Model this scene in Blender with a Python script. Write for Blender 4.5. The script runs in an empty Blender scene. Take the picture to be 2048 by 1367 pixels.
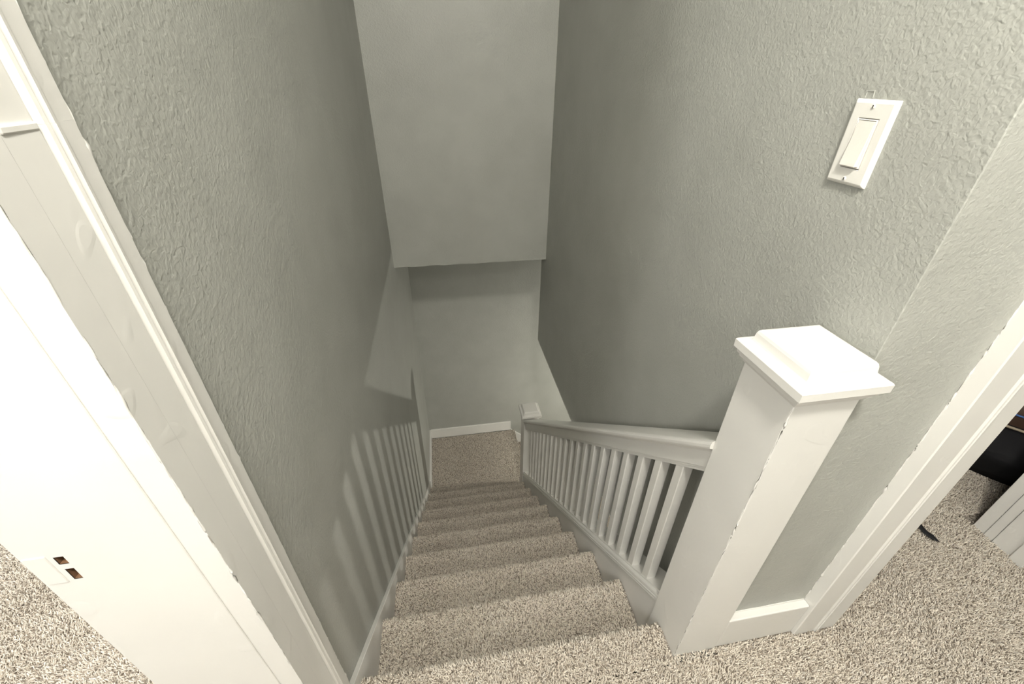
import bpy, bmesh, math, random
import numpy as np
from mathutils import Matrix, Vector

SC = bpy.context.scene
COL = SC.collection

# ------------------------------------------------------------------ camera
def make_camera():
    f, th, ph, ro, H = 841.84, .5673, .1701, .0088, 1.2418
    fwd = Vector((math.sin(ph)*math.cos(th), math.cos(ph)*math.cos(th), -math.sin(th)))
    r = Vector((math.cos(ph), -math.sin(ph), 0)); u = r.cross(fwd)
    r2 = r*math.cos(ro) + u*math.sin(ro); u2 = -r*math.sin(ro) + u*math.cos(ro)
    cd = bpy.data.cameras.new('camera'); cd.sensor_fit = 'HORIZONTAL'; cd.sensor_width = 36
    cd.lens = f*36/2048; cd.clip_start = .01
    c = bpy.data.objects.new('camera', cd); COL.objects.link(c)
    c.matrix_world = Matrix(((r2.x, u2.x, -fwd.x, 0), (r2.y, u2.y, -fwd.y, 0), (r2.z, u2.z, -fwd.z, H), (0, 0, 0, 1)))
    SC.camera = c
make_camera()

# ------------------------------------------------------------------ world, exposure, lights
w = bpy.data.worlds.new('world'); SC.world = w; w.use_nodes = True
w.node_tree.nodes['Background'].inputs[0].default_value = (.8, .85, 1, 1)
w.node_tree.nodes['Background'].inputs[1].default_value = .05
SC.view_settings.view_transform = 'Standard'
SC.view_settings.look = 'None'
SC.view_settings.gamma = 1
SC.view_settings.use_curve_mapping = False
SC.view_settings.exposure = 0.15
SC.cycles.max_bounces = 4
SC.cycles.diffuse_bounces = 4
SC.cycles.use_light_tree = False
SC.cycles.glossy_bounces = 2
SC.cycles.adaptive_threshold = .02

LAMPS = {                 # position, watts, colour, radius
    'hall': ((.15, -.25, 2.30), 105, (1.0, .965, .87), .09),
    'rear_fill': ((.30, -1.35, 2.20), 30, (1.0, .975, .91), .09),  # added fill from behind: brightens baluster fronts, shades the treads below nosings
    'doorway_fill': ((-1.25, -.64, 1.60), 48, (1.0, .985, .95), .14),  # added fill through the doorway for jamb, newel and rail; pendant is invented
    'bedroom': ((-1.6, .6, 2.2), 92, (1.0, .985, .95), .12),  # added fill to brighten the bedroom carpet; its pendant is invented
    'stair_foot': ((1.73, 2.25, -1.30), 52, (1.0, .97, .86), .016),
}

XL, XR, YB, YK, YW, YE = -.2961, .6237, 3.2935, 2.4154, .42, 2.5264
Y0, RUN, RISE = .4816, .2241, .2
SL = RISE/RUN
ZK, ZC, ZL, ZLC = .267, 2.40, -2.8, -.386
XS0, XS1 = -.283, .502

# ------------------------------------------------------------------ materials
def new_mat(name):
    m = bpy.data.materials.new(name); m.use_nodes = True
    nt = m.node_tree; b = nt.nodes['Principled BSDF']
    return m, nt, b
def N(nt, kind, **kw):
    n = nt.nodes.new(kind)
    for k, v in kw.items():
        if k in n.inputs: n.inputs[k].default_value = v
        else: setattr(n, k, v)
    return n
def coords(nt):
    g = nt.nodes.new('ShaderNodeNewGeometry')     # world position: one texture runs on across neighbouring pieces
    return g.outputs['Position']

def wall_material():
    m, nt, b = new_mat('grey_wall_paint')
    L = nt.links; co = coords(nt)
    b.inputs['Roughness'].default_value = .42
    b.inputs['Specular IOR Level'].default_value = .38
    big = N(nt, 'ShaderNodeTexNoise', Scale=2.3, Detail=1.0); L.new(co, big.inputs['Vector'])
    mid = N(nt, 'ShaderNodeTexNoise', Scale=9.0, Detail=2.0); L.new(co, mid.inputs['Vector'])
    mx = N(nt, 'ShaderNodeMix', data_type='FLOAT'); mx.inputs[0].default_value = .4
    L.new(big.outputs[0], mx.inputs[2]); L.new(mid.outputs[0], mx.inputs[3])
    cr = nt.nodes.new('ShaderNodeValToRGB')
    cr.color_ramp.elements[0].position = .30; cr.color_ramp.elements[0].color = (.362, .366, .336, 1)
    cr.color_ramp.elements[1].position = .62; cr.color_ramp.elements[1].color = (.408, .413, .382, 1)
    L.new(mx.outputs[0], cr.inputs[0]); L.new(cr.outputs[0], b.inputs['Base Color'])
    # rolled and trowelled relief: fine stipple, worm-like ridges, slow waves
    n1 = N(nt, 'ShaderNodeTexNoise', Scale=170.0, Detail=1.5, Roughness=.55, Distortion=.5); L.new(co, n1.inputs['Vector'])
    n2 = N(nt, 'ShaderNodeTexNoise', Scale=70.0, Detail=1.0, Roughness=.5, Distortion=.9); L.new(co, n2.inputs['Vector'])
    n3 = N(nt, 'ShaderNodeTexNoise', Scale=7.0, Detail=0.0); L.new(co, n3.inputs['Vector'])
    rg = nt.nodes.new('ShaderNodeValToRGB')
    rg.color_ramp.elements[0].position = .46; rg.color_ramp.elements[1].position = .66
    L.new(n2.outputs[0], rg.inputs[0])
    a = N(nt, 'ShaderNodeMath', operation='MULTIPLY_ADD'); a.inputs[1].default_value = .22
    L.new(rg.outputs[0], a.inputs[0]); L.new(n1.outputs[0], a.inputs[2])
    c = N(nt, 'ShaderNodeMath', operation='MULTIPLY_ADD'); c.inputs[1].default_value = 2.2
    L.new(n3.outputs[0], c.inputs[0]); L.new(a.outputs[0], c.inputs[2])
    bp = N(nt, 'ShaderNodeBump', Strength=.7, Distance=.0015); L.new(c.outputs[0], bp.inputs['Height'])
    L.new(bp.outputs[0], b.inputs['Normal'])
    return m

def paint_material(name, col, rough=.33, bump=.25):
    m, nt, b = new_mat(name); L = nt.links; co = coords(nt)
    b.inputs['Roughness'].default_value = rough
    n = N(nt, 'ShaderNodeTexNoise', Scale=6.0, Detail=1.0); L.new(co, n.inputs['Vector'])
    cr = nt.nodes.new('ShaderNodeValToRGB')
    cr.color_ramp.elements[0].position = .3; cr.color_ramp.elements[0].color = tuple(c*.96 for c in col)+(1,)
    cr.color_ramp.elements[1].position = .65; cr.color_ramp.elements[1].color = tuple(col)+(1,)
    L.new(n.outputs[0], cr.inputs[0]); L.new(cr.outputs[0], b.inputs['Base Color'])
    n1 = N(nt, 'ShaderNodeTexNoise', Scale=60.0, Detail=1.0); L.new(co, n1.inputs['Vector'])
    n2 = N(nt, 'ShaderNodeTexNoise', Scale=26.0, Detail=0.0); L.new(co, n2.inputs['Vector'])
    r2 = nt.nodes.new('ShaderNodeValToRGB'); r2.color_ramp.elements[0].position = .70; r2.color_ramp.elements[1].position = .76
    L.new(n2.outputs[0], r2.inputs[0])
    a = N(nt, 'ShaderNodeMath', operation='MULTIPLY_ADD'); a.inputs[1].default_value = .8
    L.new(r2.outputs[0], a.inputs[0]); L.new(n1.outputs[0], a.inputs[2])
    bp = N(nt, 'ShaderNodeBump', Strength=bump, Distance=.0015); L.new(a.outputs[0], bp.inputs['Height'])
    L.new(bp.outputs[0], b.inputs['Normal'])
    return m

def plain(name, col, rough=.6, metallic=0, spec=.5):
    m, nt, b = new_mat(name)
    b.inputs['Base Color'].default_value = tuple(col)+(1,)
    b.inputs['Roughness'].default_value = rough; b.inputs['Metallic'].default_value = metallic
    b.inputs['Specular IOR Level'].default_value = spec
    n = N(nt, 'ShaderNodeTexNoise', Scale=220.0, Detail=2.0); nt.links.new(coords(nt), n.inputs['Vector'])
    bp = N(nt, 'ShaderNodeBump', Strength=.15, Distance=.0008); nt.links.new(n.outputs[0], bp.inputs['Height'])
    nt.links.new(bp.outputs[0], b.inputs['Normal'])
    return m

def carpet_base_material():
    m, nt, b = new_mat('carpet_backing'); L = nt.links; co = coords(nt)
    b.inputs['Roughness'].default_value = 1; b.inputs['Specular IOR Level'].default_value = .05
    n = N(nt, 'ShaderNodeTexNoise', Scale=190.0, Detail=2.0, Distortion=.6); L.new(co, n.inputs['Vector'])
    cr = nt.nodes.new('ShaderNodeValToRGB')
    e = cr.color_ramp.elements
    e[0].position = .36; e[0].color = (.13, .11, .092, 1)
    e[1].position = .64; e[1].color = (.50, .45, .39, 1)
    x = e.new(.5); x.color = (.30, .265, .225, 1)
    L.new(n.outputs[0], cr.inputs[0]); L.new(cr.outputs[0], b.inputs['Base Color'])
    bp = N(nt, 'ShaderNodeBump', Strength=.9, Distance=.006); L.new(n.outputs[0], bp.inputs['Height'])
    L.new(bp.outputs[0], b.inputs['Normal'])
    return m
def carpet_pile_material():
    m, nt, b = new_mat('carpet_yarn')
    b.inputs['Roughness'].default_value = .9; b.inputs['Specular IOR Level'].default_value = .12
    a = nt.nodes.new('ShaderNodeAttribute'); a.attribute_name = 'yarn'
    nt.links.new(a.outputs['Color'], b.inputs['Base Color'])
    return m

M_WALL = wall_material()
M_TRIM = paint_material('white_trim_paint', (.755, .743, .712), .32, .22)
M_CEIL = paint_material('white_ceiling_paint', (.80, .79, .76), .8, .2)
M_PLATE = plain('white_switch_plastic', (.80, .785, .74), .28)
M_ROCK = plain('ivory_rocker_plastic', (.80, .765, .71), .25)
M_BACK = carpet_base_material()
M_YARN = carpet_pile_material()
M_WOOD = plain('raw_mortise_wood', (.16, .085, .04), .8)
M_DARK = plain('dark_mortise', (.012, .009, .008), .9)
M_BLACK = plain('black_bag_fabric', (.012, .012, .014), .75, 0, .3)
M_BROWN = plain('brown_leather', (.055, .030, .020), .5)
M_PIPE = plain('tan_piping', (.36, .30, .22), .6)
M_BLUE = plain('blue_cord', (.05, .12, .32), .6)
M_LAMP = plain('lamp_white_metal', (.8, .8, .78), .4)

# ------------------------------------------------------------------ helpers
def tag(o, label=None, cat=None, group=None, kind=None):
    if label: o['label'] = label
    if cat: o['category'] = cat
    if group: o['group'] = group
    if kind: o['kind'] = kind
    return o
def wloc(p):
    v = Vector((0, 0, 0))
    while p is not None:
        v += p.location; p = p.parent
    return v
def link(name, me, parent=None):
    o = bpy.data.objects.new(name, me); COL.objects.link(o)
    if parent is not None: o.parent = parent
    return o
def empty(name, loc):
    o = bpy.data.objects.new(name, None); COL.objects.link(o); o.location = loc; o.empty_display_size = .1
    return o
def build(name, verts, faces, mat, parent=None, bevel=0, seg=2, smooth=False, at=None):
    """world-space verts; the object's origin is the parent's place (or AT)"""
    off = wloc(parent) if at is None else Vector(at)
    bm = bmesh.new()
    vs = [bm.verts.new(Vector(v)-off) for v in verts]
    for f in faces:
        try: bm.faces.new([vs[i] for i in f])
        except ValueError: pass
    bmesh.ops.remove_doubles(bm, verts=bm.verts, dist=1e-6)
    bmesh.ops.recalc_face_normals(bm, faces=bm.faces)
    if bevel:
        es = [e for e in bm.edges if len(e.link_faces) == 2 and e.calc_face_angle(0) > .5]
        bmesh.ops.bevel(bm, geom=es, offset=bevel, offset_type='OFFSET', segments=seg, profile=.5, affect='EDGES', clamp_overlap=True)
    me = bpy.data.meshes.new(name); bm.to_mesh(me); bm.free()
    if smooth:
        for p in me.polygons: p.use_smooth = True
    me.materials.append(mat)
    o = link(name, me, parent)
    if at is not None: o.location = Vector(at) - wloc(parent)
    return o
CUBE_F = [(0, 1, 3, 2), (4, 6, 7, 5), (0, 4, 5, 1), (2, 3, 7, 6), (0, 2, 6, 4), (1, 5, 7, 3)]
def box_v(x0, x1, y0, y1, z0, z1):
    return [(x, y, z) for x in (x0, x1) for y in (y0, y1) for z in (z0, z1)]
def box(name, x0, x1, y0, y1, z0, z1, mat, parent=None, bevel=0, seg=2, at=None):
    return build(name, box_v(x0, x1, y0, y1, z0, z1), CUBE_F, mat, parent, bevel, seg, at=at)
def boxes(name, lst, mat, parent=None):
    v, f = [], []
    for b in lst:
        k = len(v); v += box_v(*b); f += [tuple(i+k for i in q) for q in CUBE_F]
    off = wloc(parent)
    me = bpy.data.meshes.new(name); me.from_pydata([tuple(Vector(a)-off) for a in v], [], f)
    me.materials.append(mat); bm = bmesh.new(); bm.from_mesh(me); bmesh.ops.recalc_face_normals(bm, faces=bm.faces); bm.to_mesh(me); bm.free()
    return link(name, me, parent)
def extrude(name, poly, fn, a, b, mat, parent=None, bevel=0, seg=2, at=None):
    """poly: 2-D points; fn(u, v, t) -> world point; swept from t=a to t=b"""
    n = len(poly)
    v = [fn(p[0], p[1], a) for p in poly] + [fn(p[0], p[1], b) for p in poly]
    f = [tuple(range(n)), tuple(range(2*n-1, n-1, -1))] + [(i, (i+1) % n, n+(i+1) % n, n+i) for i in range(n)]
    return build(name, v, f, mat, parent, bevel, seg, at=at)
SLOPE = lambda x, s, y: (x, y, s-SL*y)
ALONG_X = lambda y, z, x: (x, y, z)
ALONG_Y = lambda x, z, y: (x, y, z)
ALONG_Z = lambda x, y, z: (x, y, z)
def square_loft(name, cx, cy, prof, mat, parent, at=None):
    v, f = [], []
    for hx, hy, z in prof:
        v += [(cx-hx, cy-hy, z), (cx+hx, cy-hy, z), (cx+hx, cy+hy, z), (cx-hx, cy+hy, z)]
    for k in range(len(prof)-1):
        for i in range(4):
            f.append((4*k+i, 4*k+(i+1) % 4, 4*k+4+(i+1) % 4, 4*k+4+i))
    f.append((0, 1, 2, 3)); t = 4*(len(prof)-1); f.append((t, t+1, t+2, t+3))
    return build(name, v, f, mat, parent, at=at)

# ---- carpet pile: short blunt yarn ends standing on a surface
RNG = np.random.default_rng(7)
PAL = np.array([(.80, .735, .645), (.73, .665, .58), (.62, .555, .475), (.47, .41, .345), (.31, .265, .215), (.75, .70, .635)])
PW = np.array([.25, .26, .20, .12, .07, .10])
_ph = RNG.uniform(0, 6.28, (14, 4)); _fr = RNG.normal(0, 1, (14, 4))
def patchy(x, y, k, freq):
    s = np.zeros_like(x)
    for i in range(7):
        a = _fr[(i+k) % 14]*freq*(1+.25*i)
        s += np.sin(a[0]*x + a[1]*y + _ph[(i+2*k) % 14, i % 4] + 1.3*np.sin(a[2]*y*.7+a[3]*x*.7))/(1+.3*i)
    return s/3
def pile_mesh(name, P, Nn, wid=.0018, h=.0095):
    """P base points (n,3), Nn unit normals (n,3)"""
    n = len(P)
    lean = np.zeros((n, 3))
    lean[:, 0] = .45*patchy(P[:, 0], P[:, 1]+P[:, 2], 1, 9)
    lean[:, 1] = .50*patchy(P[:, 0], P[:, 1]+P[:, 2], 4, 9)
    lean += RNG.normal(0, .46, (n, 3))
    lean -= Nn*np.sum(lean*Nn, 1, keepdims=True)
    d = Nn + lean; d /= np.linalg.norm(d, axis=1, keepdims=True)
    hh = h*RNG.uniform(.7, 1.2, (n, 1))
    t1 = np.cross(d, np.array([.31, .83, .47])); t1 /= np.linalg.norm(t1, axis=1, keepdims=True)
    t2 = np.cross(d, t1)
    a0 = RNG.uniform(0, 2*np.pi, n)
    V = np.empty((n, 6, 3))
    for k in range(3):
        for j, (r, up) in enumerate(((1., 0.), (.72, 1.))):
            an = a0 + k*2*np.pi/3 + j*.7
            V[:, j*3+k] = P + d*hh*up + (t1*np.cos(an)[:, None] + t2*np.sin(an)[:, None])*wid*r*RNG.uniform(.8, 1.25, (n, 1))
    V = V.reshape(-1, 3)
    base = (np.arange(n)*6)[:, None]
    quads = np.concatenate([base+np.array([[k, (k+1) % 3, 3+(k+1) % 3, 3+k]]) for k in range(3)], 1).reshape(-1)
    tris = (base+np.array([[3, 4, 5]])).reshape(-1)
    nq, ntr = 3*n, n
    me = bpy.data.meshes.new(name)
    me.vertices.add(len(V)); me.vertices.foreach_set('co', V.astype(np.float32).ravel())
    me.loops.add(nq*4+ntr*3)
    me.loops.foreach_set('vertex_index', np.concatenate([quads, tris]).astype(np.int32))
    me.polygons.add(nq+ntr)
    ls = np.concatenate([np.arange(nq)*4, nq*4+np.arange(ntr)*3]).astype(np.int32)
    me.polygons.foreach_set('loop_start', ls)
    me.update(calc_edges=True)
    ci = RNG.choice(len(PAL), n, p=PW/PW.sum())
    c = PAL[ci]*RNG.uniform(.88, 1.12, (n, 1))
    rgba = np.ones((n, 6, 4), np.float32); rgba[:, :, :3] = c[:, None, :]
    at = me.color_attributes.new('yarn', 'FLOAT_COLOR', 'POINT')
    at.data.foreach_set('color', rgba.ravel())
    me.materials.append(M_YARN)
    return me
def grid_pts(x0, x1, y0, y1, sp):
    nx, ny = max(1, int((x1-x0)/sp)), max(1, int((y1-y0)/sp))
    X, Y = np.meshgrid(x0+(np.arange(nx)+.5)*(x1-x0)/nx, y0+(np.arange(ny)+.5)*(y1-y0)/ny)
    X = X.ravel()+RNG.uniform(-.5, .5, X.size)*sp; Y = Y.ravel()+RNG.uniform(-.5, .5, Y.size)*sp
    return np.clip(X, x0, x1), np.clip(Y, y0, y1)
def flat_pile(name, rects, z, parent, sp=.0036, **kw):
    P = []
    for r in rects:
        X, Y = grid_pts(*r, sp); P.append(np.stack([X, Y, np.full_like(X, z)], 1))
    P = np.concatenate(P); Nn = np.tile(np.array([0, 0, 1.]), (len(P), 1))
    o = link(name, pile_mesh(name, P-np.array(wloc(parent)), Nn, **kw), parent)
    return tag(o, kind='stuff')
PILE = .0080

# ------------------------------------------------------------------ structure: walls
def wall(name, label, lst, mat=M_WALL):
    return tag(boxes(name, lst, mat), label, 'wall', kind='structure')

# left wall of the stair, from the door frame to the landing
wl = box('wall_left', XL-.14, XL, .352, YB, ZL, ZC, M_WALL)
tag(wl, 'textured grey wall running down beside the carpeted stairs', 'wall', kind='structure')
wall('wall_left_rear', 'grey wall around the open bedroom doorway behind the camera',
     [(XL-.14, XL, -2.2, -.482, 0, ZC), (XL-.14, XL, -.482, .352, 2.05, ZC)])
# right wall: stairwell face, outside corner, short return to the closet doorway
c = .0013
plan = [(XR, YW+c), (XR+c*.3, YW+c*.3), (XR+c, YW), (.945, YW), (.945, .577), (XR+.12, .577), (XR+.12, YE), (XR+c, YE), (XR, YE-c)]
n = len(plan)
wr = extrude('wall_right', plan, ALONG_Z, ZLC, ZC, M_WALL)
tag(wr, 'textured grey wall above the balustrade, with the light switch and an outside corner', 'wall', kind='structure')
wall('wall_closet_front', 'grey wall right of the closet doorway', [(1.672, 3.0, YW, .577, 0, ZC), (.945, 1.672, YW, .577, 2.05, ZC)])
wall('wall_closet', 'grey closet walls behind the black bag', [(XR+.12, 2.7, 1.5, 1.6, 0, ZC), (2.6, 2.7, .577, 1.5, 0, ZC)])
# bulkhead across the stairwell, lower edge a little uneven
random.seed(3)
nb = 46
xs = [XL+(XR-XL)*i/nb for i in range(nb+1)]
zb = [ZK+random.uniform(-.0012, .0012)+.0015*math.sin(i*.7) for i in range(nb+1)]
v, f = [], []
for x, z in zip(xs, zb): v += [(x, YK, z+.002), (x, YK+.002, z), (x, YE, z), (x, YE, ZC), (x, YK, ZC)]
for i in range(nb):
    for k in range(5): f.append((5*i+k, 5*i+(k+1) % 5, 5*i+5+(k+1) % 5, 5*i+5+k))
f += [(0, 1, 2, 3, 4), tuple(5*nb+k for k in range(5))]
tag(build('wall_bulkhead', v, f, M_WALL), 'flat grey bulkhead spanning the stairwell above the landing', 'wall', kind='structure')
wall('wall_back', 'grey back wall behind the stair landing', [(XL-.14, 3.6, YB, YB+.12, ZL, ZC)])
wall('wall_header', 'grey wall over the lower flight, out of sight beyond the stairwell', [(XR+.12, 3.6, YK, YE, ZLC, ZK)])
wall('wall_lower', 'grey walls of the lower room', [(3.6, 3.7, -1.6, YB, ZL, ZK), (XL-.14, 3.7, -1.7, -1.6, ZL, ZLC)])
wall('wall_hall', 'grey walls of the upper hall behind the camera', [(XL-.14, 3.1, -2.3, -2.2, 0, ZC), (3.0, 3.1, -2.2, .577, 0, ZC)])
wall('wall_bedroom', 'grey bedroom walls seen only through the doorway', [(-3.6, -3.5, -2.3, 2.4, 0, ZC), (-3.5, XL-.14, 2.3, 2.4, 0, ZC), (-3.5, XL-.14, -2.3, -2.2, 0, ZC)])
# under-stair panel facing the lower room
extrude('wall_understair', [(.43, ZL), (.43, .10-SL*.43), (2.30, .10-SL*2.30), (2.415, ZL)], ALONG_X, .508, .532, M_WALL)
tag(bpy.data.objects['wall_understair'], 'grey panel closing the side of the stairs below the balustrade', 'wall', kind='structure')

tag(boxes('ceiling', [(-3.6, 3.1, -2.3, 2.4, ZC, ZC+.1)], M_CEIL), 'white upper ceiling', 'ceiling', kind='structure')
tag(boxes('ceiling_landing', [(XL, 3.6, YE, YB, ZK, ZK+.05)], M_WALL), 'low grey ceiling over the stair landing', 'ceiling', kind='structure')
tag(boxes('ceiling_lower', [(XR+.12, 3.6, -1.6, YK, ZLC, ZLC+.03), (XL, XR+.12, -1.6, .40, ZLC, ZLC+.03)], M_CEIL), 'white ceiling of the lower room', 'ceiling', kind='structure')

tag(box('trim_1', XR-.0008, XR+.010, .60, YE-.002, ZLC-.0035, ZLC+.0045, M_TRIM, None, .0008, 1), 'thin white edge strip along the foot of the stairwell wall above the balustrade', 'trim', kind='structure')

# ------------------------------------------------------------------ structure: floors
zb_ = -PILE
fl = tag(boxes('floor', [(XL-.14, 3.0, -2.2, .385, -.12, zb_), (XR+.12, .945, .577, 1.5, -.12, zb_), (.945, 1.672, .385, 1.5, -.12, zb_), (1.672, 2.6, .577, 1.5, -.12, zb_),
                         (.6075, .945, .385, YW, -.12, zb_)], M_BACK),
         'speckled beige carpet of the upper hall and closet', 'floor', kind='structure')
flat_pile('carpet_pile', [(-.288, .4905, .10, .390), (.4905, .61, .10, .3975), (.61, .832, .10, .3985), (.832, .952, .10, .390), (.952, 1.648, .10, .62), (.965, 2.3, .62, .95), (1.648, 2.2, .05, .39)], zb_, fl)
fb = tag(boxes('floor_bedroom', [(-3.5, XL-.14, -2.2, 2.3, -.12, zb_)], M_BACK), 'speckled beige carpet seen past the door jamb in the bedroom', 'floor', kind='structure')
flat_pile('carpet_pile', [(-1.75, -.44, .36, 1.25), (-1.0, -.30, .05, .36)], zb_, fb, sp=.0042)
flw = tag(boxes('floor_lower', [(XL, 3.6, -1.6, YB, ZL-.1, ZL)], M_BACK), 'carpet of the lower room below the stairs', 'floor', kind='structure')

# ------------------------------------------------------------------ staircase
st = tag(empty('staircase', (.1, Y0, 0)), 'straight flight of stairs in speckled beige carpet going down to a landing', 'staircase')
R1 = .013
def step_poly(depth):
    p = [(-depth, -PILE), (-R1-.002, -PILE)]
    for i in range(1, 7):
        a = math.pi/2*(1-i/6); p.append((-R1-.006+R1*math.cos(a), -PILE-R1+R1*math.sin(a)))
    p += [(-.006, -.040), (-.012, -.047), (-.030, -.050), (-.030, -RISE-PILE), (-depth, -RISE-PILE)]
    return p
def step_pile(name, depth, x0, x1, sp=.0037):
    # arc-length path over tread, round nosing and front
    pts = [(-depth, -PILE)] + step_poly(depth)[1:10]
    pts = np.array(pts); seg = np.linalg.norm(np.diff(pts, axis=0), axis=1); s = np.concatenate([[0], np.cumsum(seg)])
    X, S = grid_pts(x0, x1, 0, s[-1], sp)
    i = np.clip(np.searchsorted(s, S)-1, 0, len(seg)-1); t = (S-s[i])/seg[i]
    YZ = pts[i]*(1-t)[:, None]+pts[i+1]*t[:, None]
    d = (pts[i+1]-pts[i])/seg[i][:, None]
    Nn = np.stack([np.zeros_like(X), -d[:, 1], d[:, 0]], 1)
    Nn[:, 1:] *= 1
    Nn = np.where((Nn[:, 2:3] < -.01), -Nn, Nn)
    P = np.stack([X-.1, YZ[:, 0], YZ[:, 1]], 1)
    # carpet droops over the balustrade end of each tread
    end = np.clip((X-(x1-.012))/.012, 0, 1); P[:, 2] -= .006*end**2
    return pile_mesh(name, P, Nn)
def step_mesh(depth, x0, x1):
    bm = bmesh.new(); poly = step_poly(depth); n = len(poly)
    a = [bm.verts.new((x0-.1, p[0], p[1])) for p in poly]; b = [bm.verts.new((x1-.1, p[0], p[1])) for p in poly]
    bm.faces.new(a); bm.faces.new(b[::-1])
    for i in range(n): bm.faces.new((a[i], a[(i+1) % n], b[(i+1) % n], b[i]))
    bmesh.ops.recalc_face_normals(bm, faces=bm.faces)
    me = bpy.data.meshes.new('step'); bm.to_mesh(me); bm.free(); me.materials.append(M_BACK)
    return me
D = RUN+.030
sm = step_mesh(D, XS0, XS1)
piles = [step_pile('carpet_pile', D, XS0+.001, XS1-.001) for _ in range(4)]
for k in range(0, 10):
    if k == 0:
        o = link('step', step_mesh(.10, XS0, .4925), st); q = link('carpet_pile', step_pile('carpet_pile', .094, XS0+.001, .4915, .0037), o)
    else:
        o = link('step', sm, st); q = link('carpet_pile', piles[k % 4], o)
    o.location = (0, k*RUN, -k*RISE); tag(q, kind='stuff')
# landing platform and the first steps of the lower flight, which turns away behind the post
yl = Y0+9*RUN-.030
ld = build('landing', [(x, y, z) for x in (XS0, .600) for y in (yl-.02, YB-.014) for z in (-2.2, -2-PILE)], CUBE_F, M_BACK, st)
flat_pile('carpet_pile', [(XS0+.001, .600, yl, YB-.015)], -2-PILE, ld, sp=.0055, wid=.0028, h=.009)
for k in range(1, 4):
    x0 = .590+(k-1)*RUN
    lo = box('lower_step', x0, x0+RUN+.02, YK, YB-.014, -2.2-RISE*k, -2-RISE*k, M_BACK, st, .012)
    if k == 1: flat_pile('carpet_pile', [(x0+.02, x0+RUN+.01, YK+.01, YB-.016)], -2-RISE*k, lo, sp=.0065, wid=.003)
# closed stringer under the bottom rail
extrude('stringer', [(.5035, .16), (.5035, .486), (.530, .486), (.530, .16)], SLOPE, .5164, 2.300, M_TRIM, st)

# ------------------------------------------------------------------ baseboards
bl = tag(empty('baseboard_left', (XL, Y0, 0)), 'white skirting following the stairs down the wall to the landing', 'baseboard', kind='structure')
hb = .4318+.030
ytr = 2.632
ztop = hb-SL*ytr
extrude('stair_skirt', [(.4250, hb-SL*.425), (ytr, ztop), (ytr, -2.0), (2.30, -2.0), (.4250, hb-.34-SL*.425)], ALONG_X, XL, XL+.0135, M_TRIM, bl, .0015, 1)
box('landing_board', XL, XL+.0135, ytr+.0005, YB, -2.0, ztop+.002, M_TRIM, bl, .0015, 1)
bb = tag(empty('baseboard_back', (.1, YB, -2)), 'white baseboard along the back of the landing, stepping down at its end', 'baseboard', kind='structure')
box('board', XL+.0135, .556, YB-.0135, YB, -2.0, -1.882, M_TRIM, bb, .002, 1)
extrude('stair_skirt', [(.5565, -1.992), (1.6, -1.992-SL*1.0435), (1.6, -2.4-SL*1.0435), (.5565, -2.4)], lambda x, z, y: (x, y, z), YB-.013, YB, M_TRIM, bb, .0015, 1)
br = tag(empty('baseboard_right', (.72, YW, 0)), 'short white baseboard between the newel post and the closet door casing', 'baseboard', kind='structure')
box('board', .6085, .8295, .4005, YW, -.006, .127, M_TRIM, br, .003)

# ------------------------------------------------------------------ door frames
d1 = tag(empty('door_1', (XL, .33, 0)), 'thick white painted door frame of the bedroom doorway with an open latch mortise', 'door frame', kind='structure')
# jamb with two latch pockets
def jamb_with_pockets(name, x0, x1, y0, y1, z0, z1, holes, depth, mat, parent):
    xs = sorted({x0, x1} | {h[0] for h in holes} | {h[1] for h in holes})
    zs = sorted({z0, z1} | {h[2] for h in holes} | {h[3] for h in holes})
    v, f = [], []
    def q(*p): k = len(v); v.extend(p); f.append((k, k+1, k+2, k+3))
    for i in range(len(xs)-1):
        for j in range(len(zs)-1):
            cx, cz = (xs[i]+xs[i+1])/2, (zs[j]+zs[j+1])/2
            if any(h[0] < cx < h[1] and h[2] < cz < h[3] for h in holes): continue
            q((xs[i], y0, zs[j]), (xs[i+1], y0, zs[j]), (xs[i+1], y0, zs[j+1]), (xs[i], y0, zs[j+1]))
    q((x1, y0, z0), (x1, y1, z0), (x1, y1, z1), (x1, y0, z1)); q((x0, y0, z1), (x0, y1, z1), (x0, y1, z0), (x0, y0, z0))
    q((x0, y1, z0), (x0, y1, z1), (x1, y1, z1), (x1, y1, z0)); q((x0, y0, z1), (x1, y0, z1), (x1, y1, z1), (x0, y1, z1))
    off = wloc(parent)
    me = bpy.data.meshes.new(name); me.from_pydata([tuple(Vector(a)-off) for a in v], [], f); me.materials.append(mat)
    o = link(name, me, parent)
    for h in holes:
        a, b, c_, d_ = h
        vv = box_v(a, b, y0+.0008, y0+depth, c_, d_)
        ff = [(0, 1, 3, 2), (4, 6, 7, 5), (2, 3, 7, 6), (0, 2, 6, 4), (1, 5, 7, 3)]
        m2 = bpy.data.meshes.new('latch_mortise'); m2.from_pydata([tuple(Vector(p)-off) for p in vv], [], ff); m2.materials.append(M_WOOD)
        tag(link('latch_mortise', m2, o), 'raw dark latch hole cut into the white jamb')
    return o
XJ0, XJ1, YJ = -.454, -.2765, .322
jb = jamb_with_pockets('jamb', XJ0, XJ1, YJ, .3515, 0, 2.05,
                       [(-.4255, -.4160, .803, .8158), (-.4250, -.4165, .7750, .7943)], .022, M_TRIM, d1)
box('strike_recess', XJ0+.002, -.431, YJ-.0012, YJ+.001, .772, .8195, M_TRIM, jb, .0008, 1)
box('door_stop', -.366, -.306, YJ-.0016, YJ+.0005, 0, 2.04, M_TRIM, d1, .0008, 1)
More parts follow.
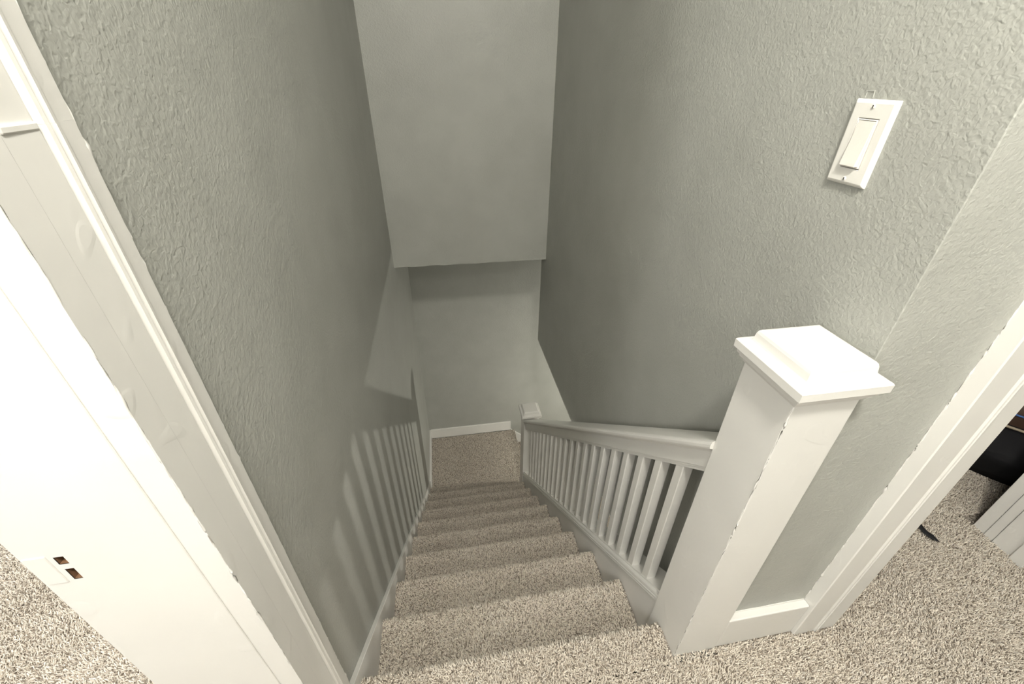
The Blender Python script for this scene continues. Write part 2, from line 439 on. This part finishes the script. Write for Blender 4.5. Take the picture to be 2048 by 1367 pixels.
# hall-side casing: flat, double bead, outer band
XC = -.2765
cas = [(.3520, XL), (.3521, XC-.0004), (.384, XC+.0005), (.3865, XC-.002), (.389, XC+.0025), (.392, XC+.0032), (.395, XC), (.398, XC+.0032), (.401, XC+.0028),
       (.404, XC-.001), (.4245, XC-.0015), (.4262, XC-.004), (.4262, XL)]
CASX = lambda y, x, z: (x, y, z)
extrude('casing', cas, CASX, 0, 1.2088, M_TRIM, d1)
cas2 = [(y, x-.0018 if x > -.285 and y < .386 else x-.0003 if x > -.285 else x) for y, x in cas]
extrude('casing', cas2, CASX, 1.2089, 2.10, M_TRIM, d1)
extrude('casing_joint', [(.3522, XC-.003), (.3522, XC+.0009), (.384, XC+.0012), (.3865, XC-.003)], CASX, 1.2055, 1.2110, M_TRIM, d1, .0012, 2)
box('jamb', XJ0, XJ1, -.482, -.4525, 0, 2.05, M_TRIM, d1)
box('casing', XL, XC, -.555, -.4830, 0, 2.10, M_TRIM, d1, .002)
box('head_casing', XL, XC, -.555, .4262, 2.1005, 2.20, M_TRIM, d1, .002)
box('head_jamb', XJ0, XJ1, -.4524, .3218, 2.03, 2.05, M_TRIM, d1)

d2 = tag(empty('door_2', (1.3, YW, 0)), 'white painted frame of the open closet doorway beside the balustrade', 'door frame', kind='structure')
casr = [(.830, YW), (.830, .3945), (.832, .3925), (.8870, .3925), (.8890, .3950), (.8915, .3905), (.8945, .3900), (.8970, .3945), (.8995, .3900), (.9025, .3905),
        (.9050, .3945), (.9070, .3935), (.9510, .3940), (.9525, .3955), (.9525, YW)]
extrude('casing', casr, ALONG_Z, -.006, 2.10, M_TRIM, d2)
box('jamb', .9455, .9525, .4205, .577, -.006, 2.03, M_TRIM, d2)
# far side of the doorway: three boards with open joints
box('jamb_board', 1.652, 1.671, .5535, .585, -.006, 2.03, M_TRIM, d2, .0012, 1)
box('jamb_board', 1.649, 1.671, .5285, .5515, -.006, 2.03, M_TRIM, d2, .0012, 1)
box('jamb_board', 1.646, 1.671, .395, .5265, -.006, 2.03, M_TRIM, d2, .0012, 1)
box('jamb_backing', 1.660, 1.671, .40, .580, -.006, 2.03, M_WOOD, d2)
box('door_stop', 1.636, 1.6465, .440, .474, -.006, 2.03, M_TRIM, d2, .002)
box('casing', 1.6715, 1.780, .394, YW, -.006, 2.10, M_TRIM, d2, .003)
box('head_casing', .830, 1.780, .394, YW, 2.1005, 2.20, M_TRIM, d2, .003)
box('head_jamb', .9530, 1.645, .421, .577, 2.031, 2.049, M_TRIM, d2)

# ------------------------------------------------------------------ balustrade
NX0, NX1 = .4933, .6068
bal = tag(empty('stair_balustrade', (.55, .457, 0)), 'white painted stair balustrade with square balusters between two capped newel posts', 'balustrade')
def newel(y0, y1, z0, zs):
    """square post; zs is the top of its overhanging cap slab"""
    v = zs-.872
    p = box('newel_post', NX0, NX1, y0, y1, z0, .832+v, M_TRIM, bal, .0022, 2)
    cx, cy = (NX0+NX1)/2, (y0+y1)/2; h = .0568; hy = (y1-y0)/2
    e = hy-h
    square_loft('cap_moulding', cx, cy, [(h+d, hy+d, z+v) for d, z in ((-.002, .8285), (.0012, .8290), (.0030, .8335), (.0075, .8375), (.0085, .8420), (.0115, .8440), (.0125, .8490), (.0125, .8536))], M_TRIM, p)
    square_loft('newel_cap', cx-.0022, cy-.0035, [(h+d, hy+d-.001, z+v) for d, z in ((.008, .8538), (.0168, .8541), (.0178, .8555), (.0180, .8690), (.0165, .8715), (.0140, .8722), (.0045, .8730), (.0020, .8748), (.0010, .8785),
        (.0000, .8860), (-.0005, .8900), (-.0020, .8945), (-.0050, .8975), (-.0090, .8985))], M_TRIM, p)
    return p
newel(.3986, .5164, -.22, .872)
newel(2.300, 2.4145, -2.0, -.905)
YR0, YR1 = .5160, 2.3005
rail = [(.5100, 1.0050), (.5080, 1.0062), (.5080, 1.0135), (.5060, 1.0150), (.5060, 1.0195), (.5040, 1.0210), (.5035, 1.0660), (.5010, 1.0715), (.4960, 1.0760), (.4915, 1.0785), (.4880, 1.0790),
        (.4868, 1.0830), (.4866, 1.0900), (.4885, 1.0965), (.4935, 1.0995), (.5020, 1.1005), (.5060, 1.0992), (.5500, 1.1010), (.5900, 1.1005), (.5985, 1.0970), (.6005, 1.0900), (.6000, 1.0800),
        (.5900, 1.0740), (.5840, 1.0660), (.5835, 1.0210), (.5800, 1.0050)]
extrude('handrail', rail, SLOPE, YR0, YR1, M_TRIM, bal)
brail = [(.5030, .4800), (.4985, .4815), (.4975, .4870), (.4990, .4905), (.4975, .4930), (.4970, .4985), (.4995, .5020), (.4985, .5050), (.4995, .5130), (.5025, .5180), (.5055, .5200),
         (.5060, .5270), (.5800, .5275), (.5800, .4800)]
extrude('bottom_rail', brail, SLOPE, YR0, YR1, M_TRIM, bal)
BX0, BX1, BW, PITCH, BY = .5085, .5355, .0275, .0804, .5925
nbal = 20
dz = [SL*0, SL*BW]
bmv = []
ref = BY
mesh0 = None
for i in range(nbal):
    y = BY+i*PITCH; s0, s1 = .524, 1.0068
    if mesh0 is None:
        vv = [(x, yy, s-SL*yy) for x in (BX0, BX1) for yy in (y, y+BW) for s in (s0, s1)]
        o = build('baluster', vv, CUBE_F, M_TRIM, bal, .0018, 2, at=(.522, y, .5-SL*y)); mesh0 = o.data
    else:
        o = link('baluster', mesh0, bal); o.location = Vector((.522, y, .5-SL*y))-wloc(bal)

hv = [(x, yy, s_-SL*yy) for x in (BX0, BX1) for yy in (.5160, .5300) for s_ in (.524, 1.0068)]
build('half_baluster', hv, CUBE_F, M_TRIM, bal, .0015, 2)

# ------------------------------------------------------------------ light switch
sw = tag(empty('light_switch', (XR, .5875, 1.158)), 'white rocker light switch on the grey wall above the newel post', 'light switch')
def bevel_plate(name, y0, y1, z0, z1, x_wall, t, inset, mat, parent, hole=None):
    a = [(x_wall, y, z) for y, z in ((y0, z0), (y1, z0), (y1, z1), (y0, z1))]
    m_ = [(x_wall-t*.35, y, z) for y, z in ((y0, z0), (y1, z0), (y1, z1), (y0, z1))]
    b = [(x_wall-t*.88, y, z) for y, z in ((y0+inset*.6, z0+inset*.6), (y1-inset*.6, z0+inset*.6), (y1-inset*.6, z1-inset*.6), (y0+inset*.6, z1-inset*.6))]
    c_ = [(x_wall-t, y, z) for y, z in ((y0+inset, z0+inset), (y1-inset, z0+inset), (y1-inset, z1-inset), (y0+inset, z1-inset))]
    rings = [a, m_, b, c_]
    if hole:
        h0, h1, g0, g1 = hole
        rings.append([(x_wall-t, y, z) for y, z in ((h0, g0), (h1, g0), (h1, g1), (h0, g1))])
        rings.append([(x_wall-.001, y, z) for y, z in ((h0, g0), (h1, g0), (h1, g1), (h0, g1))])
    v = [p for r_ in rings for p in r_]; f = [(0, 1, 2, 3)]
    for k in range(len(rings)-1):
        for i in range(4): f.append((4*k+i, 4*k+(i+1) % 4, 4*k+4+(i+1) % 4, 4*k+4+i))
    k = 4*(len(rings)-1); f.append((k, k+1, k+2, k+3))
    return build(name, v, f, mat, parent, .0006, 1)
SY0, SY1, SZ0, SZ1 = .5525, .6225, 1.1010, 1.2150
RY0, RY1, RZ0, RZ1 = .5705, .6045, 1.1245, 1.1915
bevel_plate('cover_plate', SY0, SY1, SZ0, SZ1, XR, .0065, .0050, M_PLATE, sw, (RY0, RY1, RZ0, RZ1))
fr = bevel_plate('rocker_frame', RY0+.0006, RY1-.0006, RZ0+.0006, RZ1-.0006, XR, .0076, .001, M_ROCK, sw, (RY0+.0028, RY1-.0028, RZ0+.0028, RZ1-.0028))
zm = (RZ0+RZ1)/2
rv = []
for y in (RY0+.0032, RY1-.0032):
    rv += [(XR-.002, y, RZ0+.0032), (XR-.002, y, RZ1-.0032), (XR-.0072, y, RZ1-.0032), (XR-.0092, y, zm+.002), (XR-.0128, y, RZ0+.0034)]
build('rocker', rv, [(0, 1, 2, 3, 4), (5, 9, 8, 7, 6)]+[(i, (i+1) % 5, 5+(i+1) % 5, 5+i) for i in range(5)], M_ROCK, sw, .0007, 2)
for z in (1.1098, 1.2063):
    vv, ff = [], []
    for k, (r_, x) in enumerate(((.0030, XR-.0055), (.0030, XR-.0070), (.0020, XR-.0078))):
        for i in range(12): vv.append((x, .5875+r_*math.cos(i*math.pi/6), z+r_*math.sin(i*math.pi/6)))
    for k in range(2):
        for i in range(12): ff.append((12*k+i, 12*k+(i+1) % 12, 12*k+12+(i+1) % 12, 12*k+12+i))
    ff.append(tuple(range(24, 36)))
    sc_ = build('screw', vv, ff, M_PLATE, sw)
    box('slot', XR-.0081, XR-.0077, .5868, .5882, z-.0019, z+.0019, M_DARK, sc_)
# old paint outline showing above the plate
extrude('plaster_ridge', [(.6000, 1.2160), (.6010, 1.2255), (.6140, 1.2250), (.6145, 1.2160), (.6130, 1.2160), (.6125, 1.2238), (.6022, 1.2242), (.6012, 1.2160)],
        lambda y, z, x: (x, y, z), XR-.0009, XR+.001, M_WALL, wr, .0003, 1)

# ------------------------------------------------------------------ bag on the closet floor
bag = tag(empty('duffel_bag', (1.98, .92, 0)), 'slumped black fabric bag on the closet carpet behind the door frame', 'bag')
bag.rotation_euler.z = math.radians(-52)
def bag_body():
    bm = bmesh.new()
    nu, nv = 64, 40
    rings = []
    for j in range(nv+1):
        ph = -math.pi/2+math.pi*j/nv
        row = []
        for i in range(nu):
            th = 2*math.pi*i/nu
            def se(c_, e): return math.copysign(abs(c_)**e, c_)
            x = .33*se(math.cos(ph), .45)*se(math.cos(th), .55); y = .23*se(math.cos(ph), .45)*se(math.sin(th), .55); z = .20+.20*se(math.sin(ph), .6)
            fold = .010*math.sin(26*z+5*x+2.0*math.sin(9*y+4*x))+.006*math.sin(55*z-7*x+3*math.sin(6*x))+.012*math.sin(7*x+5*y+9*z)
            k = 1+fold/.22
            row.append(bm.verts.new((x*k, y*k, max(.0, z*(1-.10*(x/.33)**2)+fold*.4 if z > .02 else 0))))
        rings.append(row)
    for j in range(nv):
        for i in range(nu):
            try: bm.faces.new((rings[j][i], rings[j][(i+1) % nu], rings[j+1][(i+1) % nu], rings[j+1][i]))
            except ValueError: pass
    bmesh.ops.remove_doubles(bm, verts=bm.verts, dist=1e-5); bmesh.ops.recalc_face_normals(bm, faces=bm.faces)
    me = bpy.data.meshes.new('body'); bm.to_mesh(me); bm.free()
    for p in me.polygons: p.use_smooth = True
    me.materials.append(M_BLACK)
    return link('body', me, bag)
bag_body()
def tube(name, pts, rad, mat, parent, flat=1.0, ns=8):
    v, f = [], []
    P = [Vector(p) for p in pts]
    for k, p in enumerate(P):
        t = (P[min(k+1, len(P)-1)]-P[max(k-1, 0)]).normalized()
        side = t.cross(Vector((0, 0, 1)));
        if side.length < 1e-4: side = Vector((1, 0, 0))
        side.normalize(); up = side.cross(t)
        r_ = rad[k] if isinstance(rad, (list, tuple)) else rad
        for i in range(ns):
            a = 2*math.pi*i/ns
            v.append(p+side*math.cos(a)*r_+up*math.sin(a)*(r_*flat if flat < 1 else r_))
    for k in range(len(P)-1):
        for i in range(ns): f.append((ns*k+i, ns*k+(i+1) % ns, ns*k+ns+(i+1) % ns, ns*k+ns+i))
    f += [tuple(range(ns)), tuple(range(ns*(len(P)-1), ns*len(P)))]
    off = Vector((0, 0, 0))
    me = bpy.data.meshes.new(name); me.from_pydata([tuple(a) for a in v], [], f); me.materials.append(mat)
    bm = bmesh.new(); bm.from_mesh(me); bmesh.ops.recalc_face_normals(bm, faces=bm.faces); bm.to_mesh(me); bm.free()
    for p in me.polygons: p.use_smooth = True
    return link(name, me, parent)
# all of these in the bag's own frame
def ring(z, k, n=48, a0=0, a1=2*math.pi):
    out = []
    for i in range(n+1):
        th = a0+(a1-a0)*i/n
        se = lambda c_, e: math.copysign(abs(c_)**e, c_)
        out.append((.33*k*se(math.cos(th), .55), .23*k*se(math.sin(th), .55), z))
    return out
tag(tube('piping', ring(.262, 1.055), .0045, M_PIPE, bag), 'thin tan piping line')
lid_v = ring(.272, 1.03, 48)[:-1]; lid = []
for z, k in ((.268, 1.035), (.30, 1.05), (.335, 1.02), (.372, .93), (.392, .75), (.40, .4)): lid.append(ring(z, k, 48)[:-1])
vv = [p for r_ in lid for p in r_]; ff = []
for k in range(len(lid)-1):
    for i in range(48): ff.append((48*k+i, 48*k+(i+1) % 48, 48*k+48+(i+1) % 48, 48*k+48+i))
ff.append(tuple(range(48*5, 48*6)))
me = bpy.data.meshes.new('lid'); me.from_pydata(vv, [], ff); me.materials.append(M_BROWN)
for p in me.polygons: p.use_smooth = True
tag(link('lid', me, bag), 'dark brown leather lid')
tag(tube('zip_cord', ring(.312, 1.06), .0035, M_BLUE, bag), 'blue cord')
bpy.context.view_layer.update()
inv = bag.matrix_world.inverted()
sp = [(1.60, .86, .012), (1.53, .76, .010), (1.480, .66, .008), (1.460, .600, .008), (1.456, .582, .008), (1.460, .566, .008), (1.468, .545, .007)]
tag(tube('strap', [inv @ Vector(p) for p in sp], [.008, .008, .008, .0075, .010, .0115, .001], M_BLACK, bag, .35), 'black strap end lying on the carpet')

# ------------------------------------------------------------------ lumpy old paint along worn corners
random.seed(11)
def paint_edge(p0, p1, parent, r=.0011, step=.012):
    a, b = Vector(p0), Vector(p1); n_ = max(4, int((b-a).length/step))
    off = wloc(parent); ax = (b-a).normalized(); u_ = ax.orthogonal().normalized(); w_ = ax.cross(u_)
    pts, rad = [], []
    drift = 0
    for i in range(n_+1):
        drift = .8*drift+random.gauss(0, .00012)
        pts.append(a+(b-a)*((i+random.uniform(-.3, .3))/n_ if 0 < i < n_ else i/n_)+u_*drift+w_*random.gauss(0, .0002)-off)
        rad.append(max(.0003, random.gauss(r, r*.35)+(r*1.3 if random.random() < .05 else 0)))
    return tube('paint_edge', pts, rad, M_TRIM, parent, ns=6)
paint_edge((XJ1-.0006, YJ+.0006, .01), (XJ1-.0006, YJ+.0006, 2.03), jb, .0010)
np_ = [o_ for o_ in bal.children if o_.name.startswith('newel_post')][0]
paint_edge((NX0+.0008, .3994, .01), (NX0+.0008, .3994, .826), np_, .0011)
paint_edge((.8305, YW-.0004, .13), (.8305, YW-.0004, 2.09), d2, .0016)
paint_edge((.6090, YW-.0006, .1272), (.829, YW-.0006, .1272), br, .0014)
paint_edge((XC-.0035, .4258, .03), (XC-.0035, .4258, 2.09), d1, .0010)

# ------------------------------------------------------------------ lamps and added fill lights (each with its own light)
def lamp(key, name, label, z_ceiling):
    (x, y, z), wts, colr, rad = LAMPS[key]
    e = tag(empty(name, (x, y, z_ceiling)), label, 'lamp')
    v, f = [], []
    prof = [(.0, 0), (.075, 0), (.08, -.01), (.07, -.03), (.02, -.035), (.0, -.035)]
    n = 32
    for r_, dz_ in prof:
        for i in range(n): v.append((r_*math.cos(2*math.pi*i/n), r_*math.sin(2*math.pi*i/n), dz_))
    for k in range(len(prof)-1):
        for i in range(n): f.append((n*k+i, n*k+(i+1) % n, n*k+n+(i+1) % n, n*k+n+i))
    me = bpy.data.meshes.new('base'); me.from_pydata(v, [], f); me.materials.append(M_LAMP); link('base', me, e)
    me = bpy.data.meshes.new('rod'); L_ = z_ceiling-z
    rv = [(.006*math.cos(2*math.pi*i/8), .006*math.sin(2*math.pi*i/8), zz) for zz in (-.03, -max(.04, L_-rad)) for i in range(8)]
    me.from_pydata(rv, [], [(i, (i+1) % 8, 8+(i+1) % 8, 8+i) for i in range(8)]); me.materials.append(M_LAMP); link('rod', me, e)
    ld_ = bpy.data.lights.new('bulb', 'POINT'); ld_.energy = wts; ld_.color = colr; ld_.shadow_soft_size = rad
    lo_ = bpy.data.objects.new('bulb', ld_); COL.objects.link(lo_); lo_.parent = e; lo_.location = (0, 0, z-z_ceiling)
lamp('hall', 'pendant_lamp', 'hall pendant lamp hanging over the head of the stairs', ZC)
lamp('rear_fill', 'rear_fill_light', 'added fill light on an invented pendant behind the camera', ZC)
lamp('bedroom', 'bedroom_fill_light', 'added fill light on an invented pendant, brightening the bedroom carpet past the door jamb', ZC)
lamp('doorway_fill', 'doorway_fill_light', 'added fill light on an invented pendant, shining out through the bedroom doorway', ZC)
lamp('stair_foot', 'lower_room_lamp', 'small pendant bulb in the lower room past the balustrade', ZLC)
